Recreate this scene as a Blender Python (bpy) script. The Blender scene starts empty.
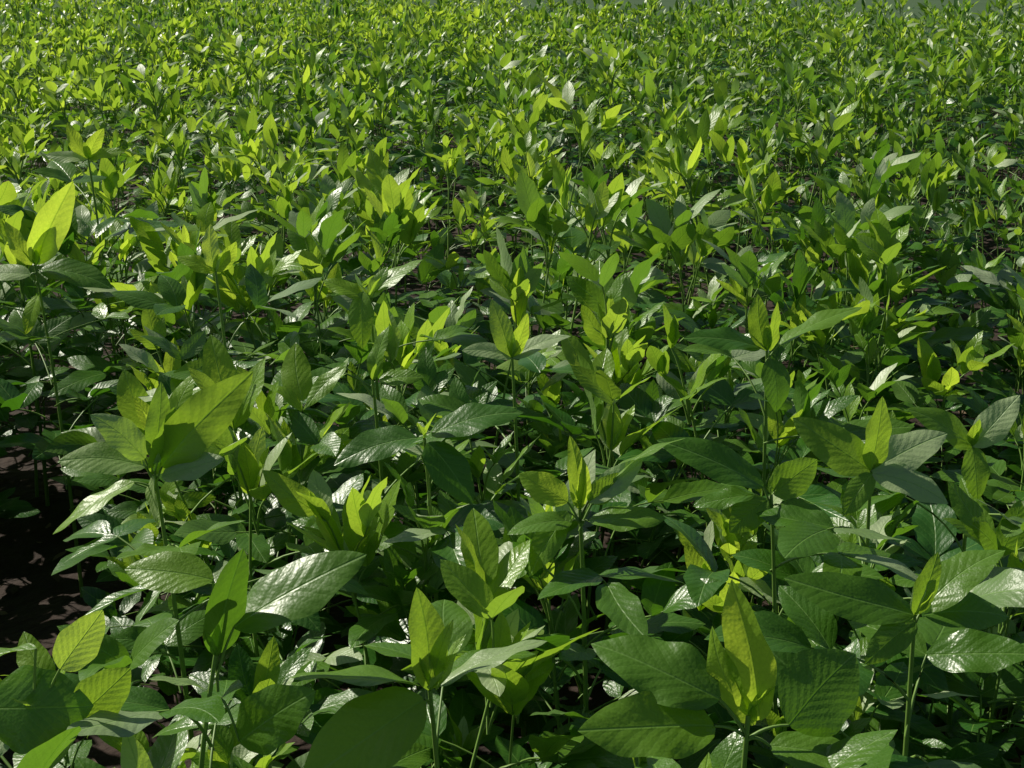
import bpy, math, random
from mathutils import Vector, Quaternion, Matrix
random.seed(11)
R=random.random
U=random.uniform
scene=bpy.context.scene
scene.view_settings.view_transform='Standard'
scene.view_settings.look='None'
scene.view_settings.exposure=0

# ------------------------------------------------------------ light
SUN_EL=math.radians(39); sx,sy=-0.83,0.56
S=Vector((sx*math.cos(SUN_EL),sy*math.cos(SUN_EL),math.sin(SUN_EL))).normalized()
w=bpy.data.worlds.new("World"); scene.world=w; w.use_nodes=True
nt=w.node_tree; bg=nt.nodes['Background']
sky=nt.nodes.new('ShaderNodeTexSky'); sky.sky_type='NISHITA'; sky.sun_disc=False
sky.sun_elevation=SUN_EL; sky.sun_rotation=math.atan2(S.x,S.y)
nt.links.new(sky.outputs[0],bg.inputs[0]); bg.inputs[1].default_value=0.05
ld=bpy.data.lights.new('sun','SUN'); ld.energy=5.0; ld.angle=math.radians(0.5); ld.color=(1,0.95,0.82)
lo=bpy.data.objects.new('sun',ld); scene.collection.objects.link(lo)
lo.rotation_euler=S.to_track_quat('Z','Y').to_euler(); lo.location=(-5,6,8)

# ------------------------------------------------------------ camera
cd=bpy.data.cameras.new('camera'); cam=bpy.data.objects.new('camera',cd)
scene.collection.objects.link(cam); scene.camera=cam
cam.location=(0,0,1.30); cam.rotation_euler=(math.radians(90-17),0,0)
cd.lens=50; cd.sensor_width=36; cd.clip_start=0.05; cd.clip_end=3000

# ------------------------------------------------------------ materials
class NB:
    def __init__(s,name):
        s.m=bpy.data.materials.new(name); s.m.use_nodes=True; s.t=s.m.node_tree
        s.t.nodes.clear()
    def n(s,typ,**k):
        nd=s.t.nodes.new(typ)
        for a,b in k.items(): setattr(nd,a,b)
        return nd
    def l(s,a,b): s.t.links.new(a,b)
    def math(s,op,a,b=None,c=None,clamp=False):
        nd=s.n('ShaderNodeMath',operation=op); nd.use_clamp=clamp
        for i,x in enumerate((a,b,c)):
            if x is None: continue
            if isinstance(x,(int,float)): nd.inputs[i].default_value=x
            else: s.l(x,nd.inputs[i])
        return nd.outputs[0]
    def mix(s,f,a,b):
        nd=s.n('ShaderNodeMix',data_type='RGBA')
        for i,x in ((0,f),(6,a),(7,b)):
            if isinstance(x,(int,float)): nd.inputs[i].default_value=x
            elif isinstance(x,tuple): nd.inputs[i].default_value=(*x,1)
            else: s.l(x,nd.inputs[i])
        return nd.outputs[2]

def leaf_material(name,detail):
    b=NB(name)
    tint=b.n('ShaderNodeAttribute',attribute_name='tint').outputs['Fac']
    lr=b.n('ShaderNodeAttribute',attribute_name='lrand').outputs['Fac']
    back=b.n('ShaderNodeNewGeometry').outputs['Backfacing']
    age_shade=b.math('ADD',tint,0.0,clamp=True)  # leaf youth, plus shade painted low down and brightness up top
    pale_glare=b.math('MULTIPLY',b.math('SUBTRACT',lr,0.74,clamp=True),4.4,clamp=True)
    base=b.mix(age_shade,(0.024,0.100,0.010),(0.30,0.50,0.035))  # dark end also paints shade into the lower leaves
    base=b.mix(pale_glare,base,(0.58,0.67,0.42))  # pale leaves: whitish sun glare painted into the base colour
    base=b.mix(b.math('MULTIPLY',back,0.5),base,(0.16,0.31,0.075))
    tr=b.mix(age_shade,(0.15,0.46,0.02),(0.76,0.97,0.07))
    if detail:
        uv=b.n('ShaderNodeUVMap',uv_map='UVMap'); sep=b.n('ShaderNodeSeparateXYZ'); b.l(uv.outputs[0],sep.inputs[0])
        au=b.math('ABSOLUTE',b.math('SUBTRACT',sep.outputs[0],0.5))
        vc=b.n('ShaderNodeCombineXYZ'); b.l(sep.outputs[0],vc.inputs[0]); b.l(sep.outputs[1],vc.inputs[1]); b.l(b.math('MULTIPLY',lr,37.0),vc.inputs[2])
        noi=b.n('ShaderNodeTexNoise'); noi.inputs['Scale'].default_value=6; noi.inputs['Detail'].default_value=3
        b.l(vc.outputs[0],noi.inputs['Vector'])
        s_=b.math('SUBTRACT',sep.outputs[1],b.math('MULTIPLY',b.math('POWER',au,0.8),0.95))
        s_=b.math('ADD',s_,b.math('MULTIPLY',noi.outputs[0],0.10))
        ph=b.math('ADD',b.math('MULTIPLY',s_,8.5),20.0)
        tri=b.math('ABSOLUTE',b.math('SUBTRACT',b.math('FRACT',ph),0.5))
        vein=b.math('MULTIPLY',b.math('SUBTRACT',tri,0.45,clamp=True),20.0,clamp=True)
        mid=b.math('SUBTRACT',1.0,b.math('MULTIPLY',au,80.0),clamp=True)
        veins=b.math('MAXIMUM',b.math('MULTIPLY',vein,0.5),mid)
        vor=b.n('ShaderNodeTexVoronoi',feature='F1'); vor.inputs['Scale'].default_value=38
        b.l(vc.outputs[0],vor.inputs['Vector'])
        base=b.mix(b.math('MULTIPLY',noi.outputs[0],0.25),base,(0.07,0.18,0.02))
        base=b.mix(b.math('MULTIPLY',veins,0.5),base,(0.25,0.44,0.10))
        tr=b.mix(b.math('ADD',b.math('MULTIPLY',veins,0.35),b.math('MULTIPLY',vor.outputs['Distance'],0.25),clamp=True),tr,(0.12,0.34,0.01))
        hgt=b.math('SUBTRACT',b.math('MULTIPLY',b.math('SUBTRACT',0.5,tri),0.7),b.math('MULTIPLY',mid,0.7))
        hgt=b.math('SUBTRACT',b.math('ADD',hgt,b.math('MULTIPLY',noi.outputs[0],1.6)),b.math('MULTIPLY',vor.outputs['Distance'],0.3))
        bp=b.n('ShaderNodeBump'); bp.inputs['Strength'].default_value=0.42; bp.inputs['Distance'].default_value=0.0018
        b.l(hgt,bp.inputs['Height'])
    p=b.n('ShaderNodeBsdfPrincipled'); b.l(base,p.inputs['Base Color'])
    b.l(b.math('ADD',0.31,b.math('MULTIPLY',lr,0.12)),p.inputs['Roughness'])
    p.inputs['Specular IOR Level'].default_value=0.52
    t=b.n('ShaderNodeBsdfTranslucent'); b.l(tr,t.inputs[0])
    if detail:
        b.l(bp.outputs[0],p.inputs['Normal']); b.l(bp.outputs[0],t.inputs['Normal'])
    mx=b.n('ShaderNodeMixShader'); b.l(b.math('ADD',0.20,b.math('MULTIPLY',age_shade,0.30)),mx.inputs[0])
    b.l(p.outputs[0],mx.inputs[1]); b.l(t.outputs[0],mx.inputs[2])
    o=b.n('ShaderNodeOutputMaterial'); b.l(mx.outputs[0],o.inputs[0])
    return b.m
def stem_material():
    b=NB('soy_stem')
    p=b.n('ShaderNodeBsdfPrincipled'); p.inputs['Base Color'].default_value=(0.16,0.28,0.05,1); p.inputs['Roughness'].default_value=0.5
    o=b.n('ShaderNodeOutputMaterial'); b.l(p.outputs[0],o.inputs[0]); return b.m
def soil_material():
    b=NB('soil')
    tex=b.n('ShaderNodeTexCoord')
    n1=b.n('ShaderNodeTexNoise'); n1.inputs['Scale'].default_value=14; n1.inputs['Detail'].default_value=6
    b.l(tex.outputs['Object'],n1.inputs[0])
    c=b.mix(n1.outputs[0],(0.012,0.007,0.005),(0.05,0.026,0.016))
    bp=b.n('ShaderNodeBump'); bp.inputs['Distance'].default_value=0.03
    b.l(n1.outputs[0],bp.inputs['Height'])
    p=b.n('ShaderNodeBsdfPrincipled'); b.l(c,p.inputs['Base Color']); b.l(bp.outputs[0],p.inputs['Normal']); p.inputs['Roughness'].default_value=0.95
    o=b.n('ShaderNodeOutputMaterial'); b.l(p.outputs[0],o.inputs[0]); return b.m
def far_material():
    b=NB('distant_crop')
    tex=b.n('ShaderNodeTexCoord'); mp=b.n('ShaderNodeMapping'); mp.inputs['Scale'].default_value=(0.5,2.2,1)
    b.l(tex.outputs['Object'],mp.inputs[0])
    n1=b.n('ShaderNodeTexNoise'); n1.inputs['Scale'].default_value=1.5; n1.inputs['Detail'].default_value=9; n1.inputs['Roughness'].default_value=0.7
    b.l(mp.outputs[0],n1.inputs[0])
    c=b.mix(n1.outputs[0],(0.05,0.09,0.045),(0.10,0.16,0.075))  # lighter greyish green, distance haze mixed into the colour
    p=b.n('ShaderNodeBsdfPrincipled'); b.l(c,p.inputs['Base Color']); p.inputs['Roughness'].default_value=1.0
    p.inputs['Specular IOR Level'].default_value=0.1
    o=b.n('ShaderNodeOutputMaterial'); b.l(p.outputs[0],o.inputs[0]); return b.m
def litter_material():
    b=NB('dry_leaf')
    oi=b.n('ShaderNodeAttribute',attribute_name='lrand').outputs['Fac']
    c=b.mix(oi,(0.03,0.015,0.008),(0.16,0.11,0.06))
    p=b.n('ShaderNodeBsdfPrincipled'); b.l(c,p.inputs['Base Color']); p.inputs['Roughness'].default_value=0.8
    o=b.n('ShaderNodeOutputMaterial'); b.l(p.outputs[0],o.inputs[0]); return b.m
LEAF=leaf_material('soy_leaf',True); LEAF2=leaf_material('soy_leaf_plain',False)
STEM=stem_material(); SOIL=soil_material(); FAR=far_material(); LIT=litter_material()

# ------------------------------------------------------------ mesh builder
class MB:
    def __init__(s): s.v=[];s.f=[];s.uv=[];s.t=[];s.r=[];s.m=[]
    def leaf(s,base,tip,nrm,wr,tint,arch=0.10,fold=0.28,nu=4,nv=8,twist=None,seed=None,lr=None):
        d=tip-base; L=d.length
        if L<1e-4: return
        d=d/L; n=nrm-nrm.dot(d)*d
        if n.length<0.05:
            n=Vector((0.3,-0.2,1)); n=n-n.dot(d)*d
        n.normalize(); sd=d.cross(n)
        if twist is None: twist=U(-0.5,0.5)
        p1,p2=U(0,6),U(0,6); wob=U(0.012,0.035); lrv=R() if lr is None else lr; asym=U(-0.06,0.06); fr=U(9,15)
        bend=U(-0.05,0.05)
        i0=len(s.v)
        for i in range(nv+1):
            v=i/nv
            ww=(max(v,0.004)**0.58)*(max(1-v,0.0)**0.84)/0.374
            hw=wr*0.5*L*ww*(1+0.04*math.sin(v*17+p1))
            a=twist*(v-0.3)
            ca,sa=math.cos(a),math.sin(a)
            ss=sd*ca+n*sa; nn=n*ca-sd*sa
            c=base+d*(L*v)+nn*(arch*L*2.4*v*(1-v)-0.8*L*arch*max(0,v-0.7)**2)+sd*(bend*L*math.sin(3.14*v))
            fo=fold*(1.15-0.6*v); cf,sf=math.cos(fo),math.sin(fo)
            for j in range(nu+1):
                u=-1+2*j/nu
                h=hw*(1+asym*(1 if u>0 else -1))
                lat=u*h*cf
                up=abs(u)**1.2*h*sf-0.18*h*u*u+wob*L*u*u*math.sin(v*fr+(p1 if u>0 else p2))*ww
                s.v.append(c+ss*lat+nn*up); s.uv.append((0.5+u*h/L,v)); s.t.append(tint); s.r.append(lrv)
        k=nu+1
        for i in range(nv):
            for j in range(nu):
                a=i0+i*k+j; s.f.append((a,a+1,a+1+k,a+k)); s.m.append(0)
    def tube(s,pts,r0,r1,n=5):
        i0=len(s.v); m=len(pts)
        for i,p in enumerate(pts):
            d=(pts[min(i+1,m-1)]-pts[max(i-1,0)]).normalized()
            a=d.orthogonal().normalized(); b_=d.cross(a); r=r0+(r1-r0)*i/(m-1)
            for j in range(n):
                an=6.28318*j/n; s.v.append(p+(a*math.cos(an)+b_*math.sin(an))*r)
                s.uv.append((0.5,0.5)); s.t.append(0.5); s.r.append(0.5)
        for i in range(m-1):
            for j in range(n):
                s.f.append((i0+i*n+j,i0+i*n+(j+1)%n,i0+(i+1)*n+(j+1)%n,i0+(i+1)*n+j)); s.m.append(1)
    def curve(s,a,c,b_,r0,r1,n=5,k=6):
        s.tube([a*(1-t)**2+c*2*t*(1-t)+b_*t*t for t in [i/k for i in range(k+1)]],r0,r1,n)
    def add(s,o,loc,rz,tilt,scl,dt):
        i0=len(s.v)
        M=Matrix.Translation(loc)@Matrix.Rotation(tilt[0],4,'X')@Matrix.Rotation(tilt[1],4,'Y')@Matrix.Rotation(rz,4,'Z')@Matrix.Scale(scl,4)
        s.v.extend([M@p for p in o.v]); s.f.extend([tuple(i+i0 for i in f) for f in o.f])
        s.uv.extend(o.uv); s.t.extend([x+dt for x in o.t]); s.m.extend(o.m); s.r.extend(o.r)
    def mesh(s,name,mats):
        me=bpy.data.meshes.new(name); me.from_pydata([tuple(x) for x in s.v],[],s.f)
        for m in mats: me.materials.append(m)
        me.polygons.foreach_set('material_index',s.m)
        me.polygons.foreach_set('use_smooth',[True]*len(s.f))
        ul=me.uv_layers.new(name='UVMap'); data=[]
        for f in s.f:
            for i in f: data.extend(s.uv[i])
        ul.data.foreach_set('uv',data)
        a=me.attributes.new('tint','FLOAT','POINT'); a.data.foreach_set('value',s.t)
        a=me.attributes.new('lrand','FLOAT','POINT'); a.data.foreach_set('value',s.r)
        me.update(); return me

def azel(az,el): return Vector((math.cos(az)*math.cos(el),math.sin(az)*math.cos(el),math.sin(el)))
def trifoliate(mb,org,az,reach,rise,size,tint,nu=4,nv=8,el=0.2,wr=(.42,.58),lrm=1.0,lrb=0.0):
    end=org+Vector((math.cos(az)*reach,math.sin(az)*reach,rise))
    ctrl=org+Vector((math.cos(az)*reach*0.35,math.sin(az)*reach*0.35,rise*0.75))
    mb.curve(org,ctrl,end,0.0020,0.0013,3 if nu<4 else 4,2 if nu<4 else 5)
    droop=U(-0.25,0.15)
    tilt=Vector((U(-.5,.5),U(-.5,.5),1))
    stub=end+azel(az,el)*size*0.18
    mb.curve(end,(end+stub)/2,stub,0.0012,0.0009,3,1)
    mb.leaf(stub,stub+azel(az+U(-.15,.15),el+droop)*size,tilt,U(*wr),tint,U(.03,.16),U(.1,.5),nu,nv,lr=lrb+(1-lrb)*R()*lrm)
    for sg in (-1,1):
        a=az+sg*U(1.0,1.5); s2=size*U(.8,.95)
        mb.leaf(end,end+azel(a,el+droop+U(-.3,.4))*s2,tilt+Vector((U(-.3,.3),U(-.3,.3),0)),U(*wr),tint+U(-.06,.06),U(.03,.16),U(.1,.5),nu,nv,lr=lrb+(1-lrb)*R()*lrm)
def bud(mb,top,n,size,tint,nu=4,nv=7):
    for i in range(n):
        az=U(0,6.28); el=U(.75,1.45)
        mb.leaf(top,top+azel(az,el)*size*U(.6,1.1),azel(az+3.14,U(-.2,.3)),U(.28,.40),tint+U(-.1,.1),U(-.06,.06),U(.3,.8),nu,nv)
def lower_foliage(mb,top,root,zmax,count,nu=4,nv=8,tint=.15,smin=.075,smax=.12,spread=1.0,zlo=.3):
    az=U(0,6.28)
    for i in range(count):
        f=(i+.5)/count
        h=zmax*(zlo+(1-zlo)*f)
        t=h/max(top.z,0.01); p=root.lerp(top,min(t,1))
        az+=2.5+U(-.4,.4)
        trifoliate(mb,p,az,U(.05,.14)*spread,U(.03,.10)*(1-.3*f),U(smin,smax),tint+U(-.15,.1)+.2*f*f,nu,nv,U(-.15,.5),lrm=.72+.2*f)  # tint drops down the stem, painting shade into lower leaves

def plant_data(seed,nu,nv,young_glow):
    random.seed(seed); mb=MB()
    H=U(.44,.56); root=Vector((0,0,0)); top=Vector((U(-.04,.04),U(-.04,.04),H))
    if seed%4==0: H+=.07; top.z=H
    mb.curve(root,Vector((U(-.03,.03),U(-.03,.03),H*.5)),top,.0042,.0018,4 if nu>3 else 3,5)
    near=nv>=9
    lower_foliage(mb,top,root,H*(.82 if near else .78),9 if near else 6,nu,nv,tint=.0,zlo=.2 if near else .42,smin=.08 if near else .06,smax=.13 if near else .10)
    az=U(0,6.28); young_glow+=U(-.08,.12)
    for i in range(4 if near else 6):
        az+=2.4+U(-.4,.4)
        k=1 if near else .84
        trifoliate(mb,top-Vector((0,0,U(.01,.07))),az,U(.015,.06),U(.03,.11),U(.06,.115)*k,.32+young_glow+U(-.2,.2),nu,nv,U(.3,1.35),(.34,.50) if near else (.30,.43),lrb=.12 if near else .28)
    bud(mb,top,random.choice((2,3,4)),U(.07,.12)*(1 if near else .85),.7+young_glow+U(-.1,.2),nu,nv)
    return mb

vc=bpy.data.collections.new('soybean_near_variants')
for i in range(14):   # first 7 brighter, backlit glow painted into young growth, the rest darker
    vc.objects.link(bpy.data.objects.new('soybean_variant_%02d'%i,plant_data(100+i,4,9,.22 if i<7 else -.04).mesh('soybean_variant',[LEAF,STEM])))
PS=1.5
def stand(seed,mat,lib,n,dt0):
    random.seed(seed); mb=MB(); st=PS/n; a,b_=U(0,6),U(0,6)
    for i in range(n):
        for j in range(n):
            o=random.choice(lib); x=-PS/2+st*(i+.5)+U(-.1,.1); y=-PS/2+st*(j+.5)+U(-.1,.1)
            cl=math.sin(x*8.4+a+y*2)*math.sin(y*8.4+b_-x*3)
            if cl<-.72: continue
            mb.add(o,Vector((x,y,0)),U(0,6.28),(U(-.2,.2),U(-.2,.2)),1+U(-.26,.18)+.13*cl,dt0+U(-.12,.12)+.12*cl)
    return mb.mesh('soybean_stand',[mat,STEM])
libA=[plant_data(300+i,4,6,.06) for i in range(10)]
libB=[plant_data(400+i,2,4,.06) for i in range(10)]
pc=bpy.data.collections.new('soybean_stands')
for i in range(6): pc.objects.link(bpy.data.objects.new('stand_%02d'%i,stand(50+i,LEAF,libA,7,.16 if i<3 else -.06)))  # first three tinted brighter: left-side backlit glow baked into leaf colour
for i in range(6): pc.objects.link(bpy.data.objects.new('stand_%02d'%(6+i),stand(70+i,LEAF2,libB,7,.14 if i<3 else -.04)))

# ------------------------------------------------------------ crop field points
random.seed(5)
def seg_dist(p,a,b):
    ab=b-a; t=max(0,min(1,(p-a).dot(ab)/ab.length_squared)); return (p-(a+ab*t)).length
gapA,gapB=Vector((-.64,1.72)),Vector((-1.02,2.75))
class Pts:
    def __init__(s): s.p=[];s.s=[];s.r=[];s.i=[]
near=Pts(); far=Pts()
def left_glow(x,y): # brighter leaf tints to the left, painting in its backlit glow
    return R()<1/(1+math.exp((x+.12*y-.1)*(2.2/(.6+.2*y))))
YS=4.0
y=-1.2
while y<YS:
    step=.180; half=1.4+.45*max(0,y); x=-half
    while x<half:
        xx=x+U(-.09,.09); yy=y+U(-.09,.09); x+=step
        if Vector((xx,yy)).length<0.62: continue
        cl=math.sin(xx*7.1+yy*2)*math.sin(yy*6.3-xx*3)
        if cl<-.78: continue
        s=1.0+U(-.22,.15)+0.12*cl
        if yy<2.3 and abs(xx)<1.2: s*=0.80+0.10*max(0,yy-1.0)
        g=seg_dist(Vector((xx,yy)),gapA,gapB)
        if g<.19: continue
        if g<.28: s*=.7
        near.p.append((xx,yy,0)); near.s.append(s); near.r.append((U(-.2,.2),U(-.2,.2),U(0,6.283)))
        near.i.append(random.randrange(7)+(0 if left_glow(xx,yy) else 7))
    y+=step
j=0
while YS+PS*(j+.5)<31:
    yc=YS+PS*(j+.5)+.05; n=int((1.8+.45*yc)/PS)+1
    for i in range(-n,n+1):
        xc=(i+(.5 if j%2 else 0))*PS
        if yc>18.4-0.42*xc: continue
        far.p.append((xc,yc,0)); far.s.append(1.04+U(-.05,.05)); far.r.append((0,0,math.pi/2*random.randrange(4)))
        far.i.append(random.randrange(3)+(0 if left_glow(xc,yc) else 3)+(0 if yc<9.5 else 6))
    j+=1
def instancer(name,P,coll,realize):
    me=bpy.data.meshes.new(name); me.from_pydata(P.p,[],[])
    a=me.attributes.new('rot','FLOAT_VECTOR','POINT'); a.data.foreach_set('vector',[c for r in P.r for c in r])
    a=me.attributes.new('scl','FLOAT','POINT'); a.data.foreach_set('value',P.s)
    a=me.attributes.new('idx','INT','POINT'); a.data.foreach_set('value',P.i)
    ob=bpy.data.objects.new(name,me)
    ng=bpy.data.node_groups.new(name,'GeometryNodeTree')
    ng.interface.new_socket('Geometry',in_out='INPUT',socket_type='NodeSocketGeometry')
    ng.interface.new_socket('Geometry',in_out='OUTPUT',socket_type='NodeSocketGeometry')
    N=ng.nodes.new; Lk=ng.links.new
    gi=N('NodeGroupInput'); go=N('NodeGroupOutput'); iop=N('GeometryNodeInstanceOnPoints')
    ci=N('GeometryNodeCollectionInfo'); ci.inputs['Collection'].default_value=coll; ci.inputs['Separate Children'].default_value=True; ci.inputs['Reset Children'].default_value=True
    def attr(nm,tp):
        q=N('GeometryNodeInputNamedAttribute'); q.data_type=tp; q.inputs['Name'].default_value=nm; return q.outputs[0]
    e2r=N('FunctionNodeEulerToRotation'); Lk(attr('rot','FLOAT_VECTOR'),e2r.inputs[0])
    Lk(gi.outputs[0],iop.inputs['Points']); Lk(ci.outputs[0],iop.inputs['Instance']); iop.inputs['Pick Instance'].default_value=True
    Lk(attr('idx','INT'),iop.inputs['Instance Index']); Lk(e2r.outputs[0],iop.inputs['Rotation']); Lk(attr('scl','FLOAT'),iop.inputs['Scale'])
    out=iop.outputs[0]
    if realize:
        rl=N('GeometryNodeRealizeInstances'); Lk(out,rl.inputs[0]); out=rl.outputs[0]
    Lk(out,go.inputs[0])
    md=ob.modifiers.new('plants','NODES'); md.node_group=ng
    return ob
crop=bpy.data.objects.new('soybean_crop',None); scene.collection.objects.link(crop)
for nm,P,c,rl in (('near_rows',near,vc,True),('far_rows',far,pc,False)):
    o=instancer(nm,P,c,rl); scene.collection.objects.link(o); o.parent=crop
print('near',len(near.p),'far',len(far.p))

# ------------------------------------------------------------ individual foreground plants
def V(*a): return Vector(a)
def hero(pos,leaves,seed,low=9,rootoff=(0.02,0.03),zlow=.88,buds=0):
    """pos = top node; leaves in cm relative to it: (base xyz, tip xyz, normal, width ratio, tint[,arch,fold])"""
    random.seed(seed); mb=MB()
    root=V(pos[0]+rootoff[0],pos[1]+rootoff[1],0); P=V(*pos); rel=P-root
    mb.curve(V(0,0,0),V(-rootoff[0]*.2,0,P.z*.6),rel,.0044,.0022,7,12)
    for lf in leaves:
        b=V(*lf[0])/100; t=V(*lf[1])/100
        if b.length>.012:
            mb.curve(rel-V(0,0,.01+b.length*.4),rel+b*.4-V(0,0,.006),rel+b,.0018,.0012,5,6)
        ar=lf[5] if len(lf)>5 else .09; fo=lf[6] if len(lf)>6 else .28
        t=t+V(U(-.7,.7),U(-1,1),U(-.5,.5))/100
        t=b+(t-b)*1.05
        mb.leaf(rel+b,rel+t,V(*lf[2]),lf[3]*.95,lf[4]+.08,ar,fo,10,18,U(-.45,.45),lr=U(.4,.92) if lf[4]>.15 else U(0,.7))
    bud(mb,rel,max(buds,2),.045,.7,6,10)
    lower_foliage(mb,rel,V(0,0,0),P.z*zlow,low,6,12,tint=.04,smin=.085,smax=.125)
    o=bpy.data.objects.new('soybean_plant',mb.mesh('soybean_plant',[LEAF,STEM])); o.location=root
    scene.collection.objects.link(o)
hero((-.079,1.22,.62),[((0,0,0),(-.6,1,9.2),(.35,-1,.1),.42,.5,.03,.5),((.6,0,0),(3.4,.5,5.6),(-.8,-.6,.3),.3,.5),((.3,.3,0),(1.6,1,7),(-.5,-1,.2),.25,.7),
 ((-1,0,.4),(-13,2,1),(0,.3,1),.42,.3,.06,.3),((1,0,.4),(10.5,1.5,3.6),(-.2,.1,1),.38,.25),((-.5,-1,-.5),(-11.5,-5,-6),(-.1,-.6,.8),.6,.4,.05,.25)],1)
hero((-.29,1.253,.64),[((2,0,3),(13.5,2,9.5),(-.3,-.5,.9),.5,.15,.08,.2),((0,0,0),(3.5,1,10.5),(.8,-.9,.3),.42,.1,.05,.4),((0,1,7.5),(-8.5,3,8),(0,-.5,.9),.55,.5),
 ((-1,0,-4),(-7,-1,-2),(0,.3,1),.42,.3),((2,-1,-9),(9,-2,-3),(-.4,-.9,.3),.6,.15)],2,rootoff=(-.06,-.03))
hero((.20,1.07,.68),[((1,0,-.5),(-1.3,1,11.5),(-.5,-.9,.1),.38,1,.06,.5),((3.5,0,-1),(9.5,3,3.5),(.2,-.8,.5),.85,.1,.1,.15),((-2.5,0,1.5),(-13,4,4.5),(-.1,-.5,.8),.55,.14),
 ((-3,-1,-.5),(-14.5,-4,.5),(0,-.45,.9),.55,.3,.08,.3),((-2.5,.5,1),(-11,2,-1),(0,.3,1),.35,.3),((.5,0,-1),(-2.5,1,6.5),(-.6,-.8,.1),.35,.8),((2,0,-3),(9,-3,-3),(0,-.3,1),.6,.2)],3,rootoff=(-.01,.0))
hero((.081,1.58,.66),[((-1.5,-.5,0),(-5.5,-2,-7),(-.2,-.8,.6),.42,.3),((1,0,1),(7.5,2,6),(.1,-.7,.7),.42,.4),((0,0,0),(-1.5,1,8),(-.3,-1,.1),.3,.7,.02,.6),((-1.5,0,1),(-7.5,1,4.2),(0,-.7,.7),.62,.75),
 ((1,0,1),(5,1,4),(.2,-.8,.6),.6,.45),((3,1,3),(12.5,2,8.5),(-.2,.1,1),.3,.3),((0,0,0),(.8,1,6),(.4,-1,.1),.3,.9),((1,-1,-1),(9,-3,-.5),(0,-.3,1),.5,.25),((-1,-1,-1),(-8,-3,-1.5),(0,-.3,1),.5,.2)],4)
hero((-.12,1.84,.66),[((-1,0,0),(-12,-2,-3.5),(-.1,-.5,.9),.5,.0),((1,0,.5),(13.5,1,3.5),(0,-.4,.9),.48,.0),((.5,-.5,-.5),(6,-4,-7.5),(.1,-.7,.7),.55,.0)],5)
hero((-.427,1.593,.70),[((1,0,1),(11,2,11.5),(.45,-.6,.6),.40,.5,.16,.35),((0,0,2),(.5,2,10.5),(.4,-1,.2),.34,.35),((-1,0,1),(-11,-1,2.5),(-.1,-.5,.85),.5,.5),((-1,0,2),(-7,1,7),(0,-.7,.7),.5,.5),
 ((-2.5,0,-1),(-11,-2,-6.5),(-.4,-.3,.9),.36,.6),((1,-.5,0),(9,-2,3),(.1,-.5,.8),.5,.2),((0,0,0),(2.5,1,8),(.6,-.9,.1),.5,.4),((0,-.5,0),(.5,-2,-6),(-.8,-.6,.2),.5,.6)],6)
hero((.398,2.14,.70),[((0,0,0),(-1.5,1,8.5),(-.4,-1,.1),.4,.5),((.5,0,0),(2,1,7),(.6,-.9,.1),.35,.6),((2,0,1),(14,3,6.5),(-.2,-.1,1),.36,.3),((-1,0,.5),(-12,0,2.5),(0,-.4,.9),.45,.0),((.5,-1,-1),(1.5,-4,-8.5),(.2,-.9,.5),.6,.1)],7)
hero((.318,1.63,.66),[((-1,0,1),(-13,1,6.5),(0,-.45,.85),.42,.05),((.3,0,0),(5.5,2,3.5),(.2,-.9,.4),.7,.3),((-.5,-.5,-.5),(-4.5,-2,-4),(-.1,-.9,.5),.7,.25),((1,-1,-1),(7,-3,-3),(.1,-.5,.8),.6,.2),((-2,0,0),(-9,-1,-1),(0,-.3,.9),.45,.1)],8,rootoff=(.03,-.01))
hero((.411,1.32,.65),[((0,0,0),(-12.5,2,3.5),(-.05,-.5,.85),.42,.1),((0,-.5,-.5),(-5,-3,-4),(-.1,-.8,.5),.5,.2),((1,0,0),(10,1,-.5),(.1,-.5,.8),.5,.1),((1,1,0),(9,4,5),(0,-.3,.9),.5,.2),((0,0,0),(2,2,6),(.3,-.8,.4),.4,.4)],9)
hero((-.91,2.66,.725),[((0,0,0),(8,1,15),(.5,-.8,.3),.40,.95,.05,.45),((-.5,0,0),(-6,1,8),(-.4,-.8,.4),.45,.95),((.5,0,0),(4,0,7.5),(.5,-.8,.4),.45,.95),((1,0,-1),(14,-2,-4),(0,-.5,.85),.45,.1),((-1,0,-2),(-12,0,-3),(0,-.5,.85),.45,.5),((0,0,-6),(-1.5,-2,-13),(-.4,-.8,.4),.5,.8)],10,low=10)
hero((-.93,3.13,.86),[((0,0,0),(-4,1,7),(-.4,-.9,.3),.45,1),((0,0,0),(4,1,6),(.5,-.8,.4),.45,.9),((0,0,0),(8,1,2),(0,-.6,.8),.4,.7),((0,0,0),(-9,0,1),(0,-.6,.8),.4,.8)],11,buds=2,low=13)
hero((-.437,1.15,.64),[((-4,0,0),(5.5,-1,.5),(-.1,-.85,.5),.8,.1,.08,.12),((3,0,4),(6.5,2,9),(.3,-.8,.4),.6,.75),((1,0,6),(-7,2,4),(0,.1,1),.4,.3),((4,0,-1),(9,1,3.5),(.4,-.9,.3),.7,.5),((-1,0,-2),(-9,-2,-4),(-.2,-.6,.7),.5,.3)],12)
hero((-.24,2.33,.74),[((-1,0,1),(-.8,-3,-8),(-.3,-.9,.5),.5,.35),((1,0,1),(9,2,6),(0,-.3,1),.5,.35),((-1,0,0),(-8,1,2),(0,-.5,.9),.5,.7),((0,0,0),(3,2,5),(0,-.8,.5),.5,.6)],13)
hero((-.21,2.05,.68),[((0,0,0),(3,1,7.5),(-.5,-.8,.4),.38,.3),((-4,0,2),(-10,-2,-3),(-.6,-.7,.5),.42,.4),((1,0,0),(8,-1,1),(0,-.5,.85),.5,.3)],14,buds=2)
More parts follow.
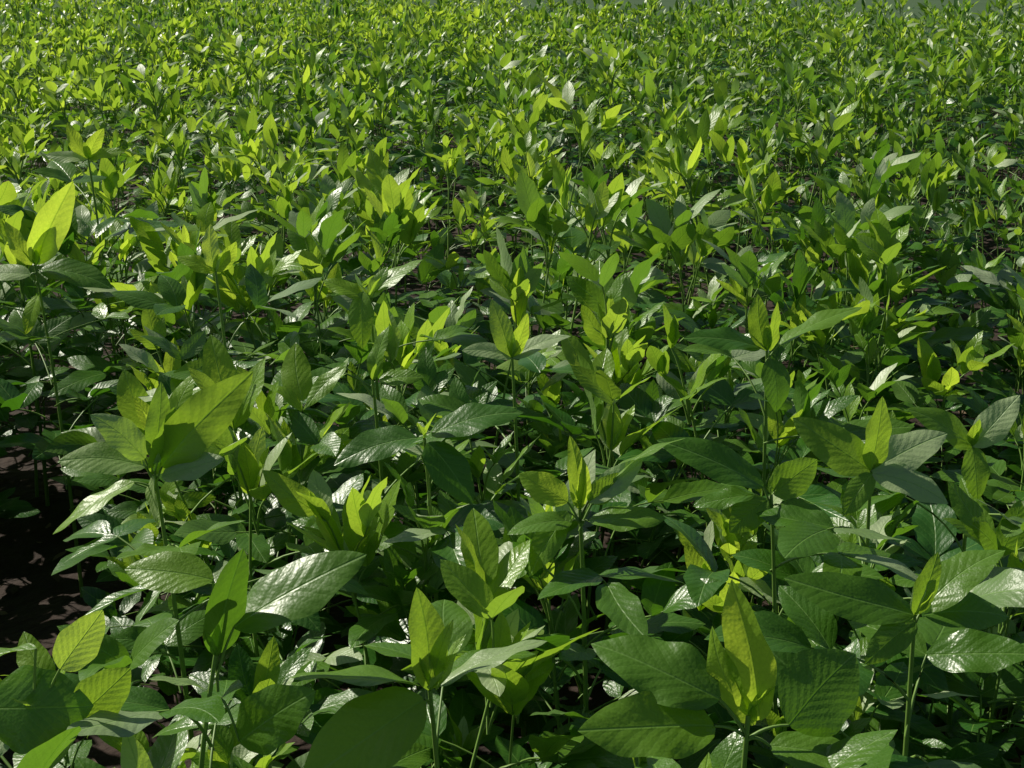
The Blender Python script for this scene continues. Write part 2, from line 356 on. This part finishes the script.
hero((-.5,2.35,.78),[((0,0,0),(-1,1,7.5),(-.4,-.9,.3),.45,.95),((0,0,0),(-6,0,2.5),(-.1,-.6,.8),.5,.85),((0,0,0),(4,0,5),(.4,-.8,.4),.45,.8)],15,low=12)
hero((.446,1.66,.68),[((0,0,0),(-9,2,6),(-.3,-.6,.7),.5,.35),((0,0,0),(10,2,4),(.2,-.6,.8),.5,.4),((0,0,0),(1,2,9),(.3,-.8,.4),.42,.5),((0,-1,0),(-3,-4,-5),(-.2,-.8,.6),.5,.3),((0,-1,0),(8,-3,-3),(.1,-.6,.8),.5,.3)],16,buds=2)
hero((.0,2.1,.70),[((0,0,0),(-3,1,8),(-.4,-.9,.3),.4,.6),((0,0,0),(9,2,3),(0,-.4,.9),.4,.3),((0,0,0),(2,1,6),(.5,-.9,.3),.4,.8),((0,0,0),(-8,0,1),(0,-.5,.9),.45,.4)],17,buds=2)
hero((.6,1.75,.68),[((0,0,0),(-8,0,5),(-.1,-.5,.8),.5,.3),((0,0,0),(6,1,6),(.2,-.5,.8),.5,.3),((0,0,0),(0,-3,-6),(.1,-.9,.4),.55,.3)],18,buds=3)

# ------------------------------------------------------------ ground
def hgt(x,y):
    return .018*math.sin(x*5.1+y*2.2)+.012*math.sin(y*7.3-x*3.1)
gv=[];gf=[]
xs=[-400,-150,-60,-25,-12]+[-6+.1*i for i in range(121)]+[12,25,60,150,400]
ys=[-300,-100,-30,-8]+[-2+.1*i for i in range(101)]+[10,14,20,30,60,150,400,900]
for yy in ys:
    for xx in xs:
        z=hgt(xx,yy)+U(-.006,.006) if (abs(xx)<6.1 and -2.1<yy<8.1) else 0
        gv.append((xx,yy,z))
k=len(xs)
for j in range(len(ys)-1):
    for i in range(k-1): gf.append((j*k+i,j*k+i+1,(j+1)*k+i+1,(j+1)*k+i))
gm=bpy.data.meshes.new('ground'); gm.from_pydata(gv,[],gf); gm.materials.append(SOIL)
for p in gm.polygons: p.use_smooth=True
go_=bpy.data.objects.new('ground',gm); scene.collection.objects.link(go_)
fv=[];ff=[]
rows=[(23,0.02),(30,.12),(45,.3),(80,1.0),(140,4),(250,14),(420,28),(700,38)]
cols=[-500,-250,-120,-60,-30,-15,0,15,30,60,120,250,500]
for (yy,z) in rows:
    for xx in cols: fv.append((xx,yy-(0.35*max(-15,min(15,xx)) if yy<60 else 0),z*(1+.15*math.sin(xx*.01))))
k=len(cols)
for j in range(len(rows)-1):
    for i in range(k-1): ff.append((j*k+i,j*k+i+1,(j+1)*k+i+1,(j+1)*k+i))
fm=bpy.data.meshes.new('distant_field'); fm.from_pydata(fv,[],ff); fm.materials.append(FAR)
for p in fm.polygons: p.use_smooth=True
fo=bpy.data.objects.new('distant_field',fm); scene.collection.objects.link(fo)
random.seed(9); mb=MB()
for i in range(1800):
    x,y_=U(-2.2,1.6),U(.6,5); b_=V(x,y_,hgt(x,y_)+U(.004,.014)); az=U(0,6.28)
    mb.leaf(b_,b_+azel(az,U(-.05,.25))*U(.015,.06),V(U(-.4,.4),U(-.4,.4),1),U(.15,.6),.5,U(-.1,.3),U(-.3,.6),2,3)
lit=bpy.data.objects.new('leaf_litter',mb.mesh('leaf_litter',[LIT])); scene.collection.objects.link(lit)
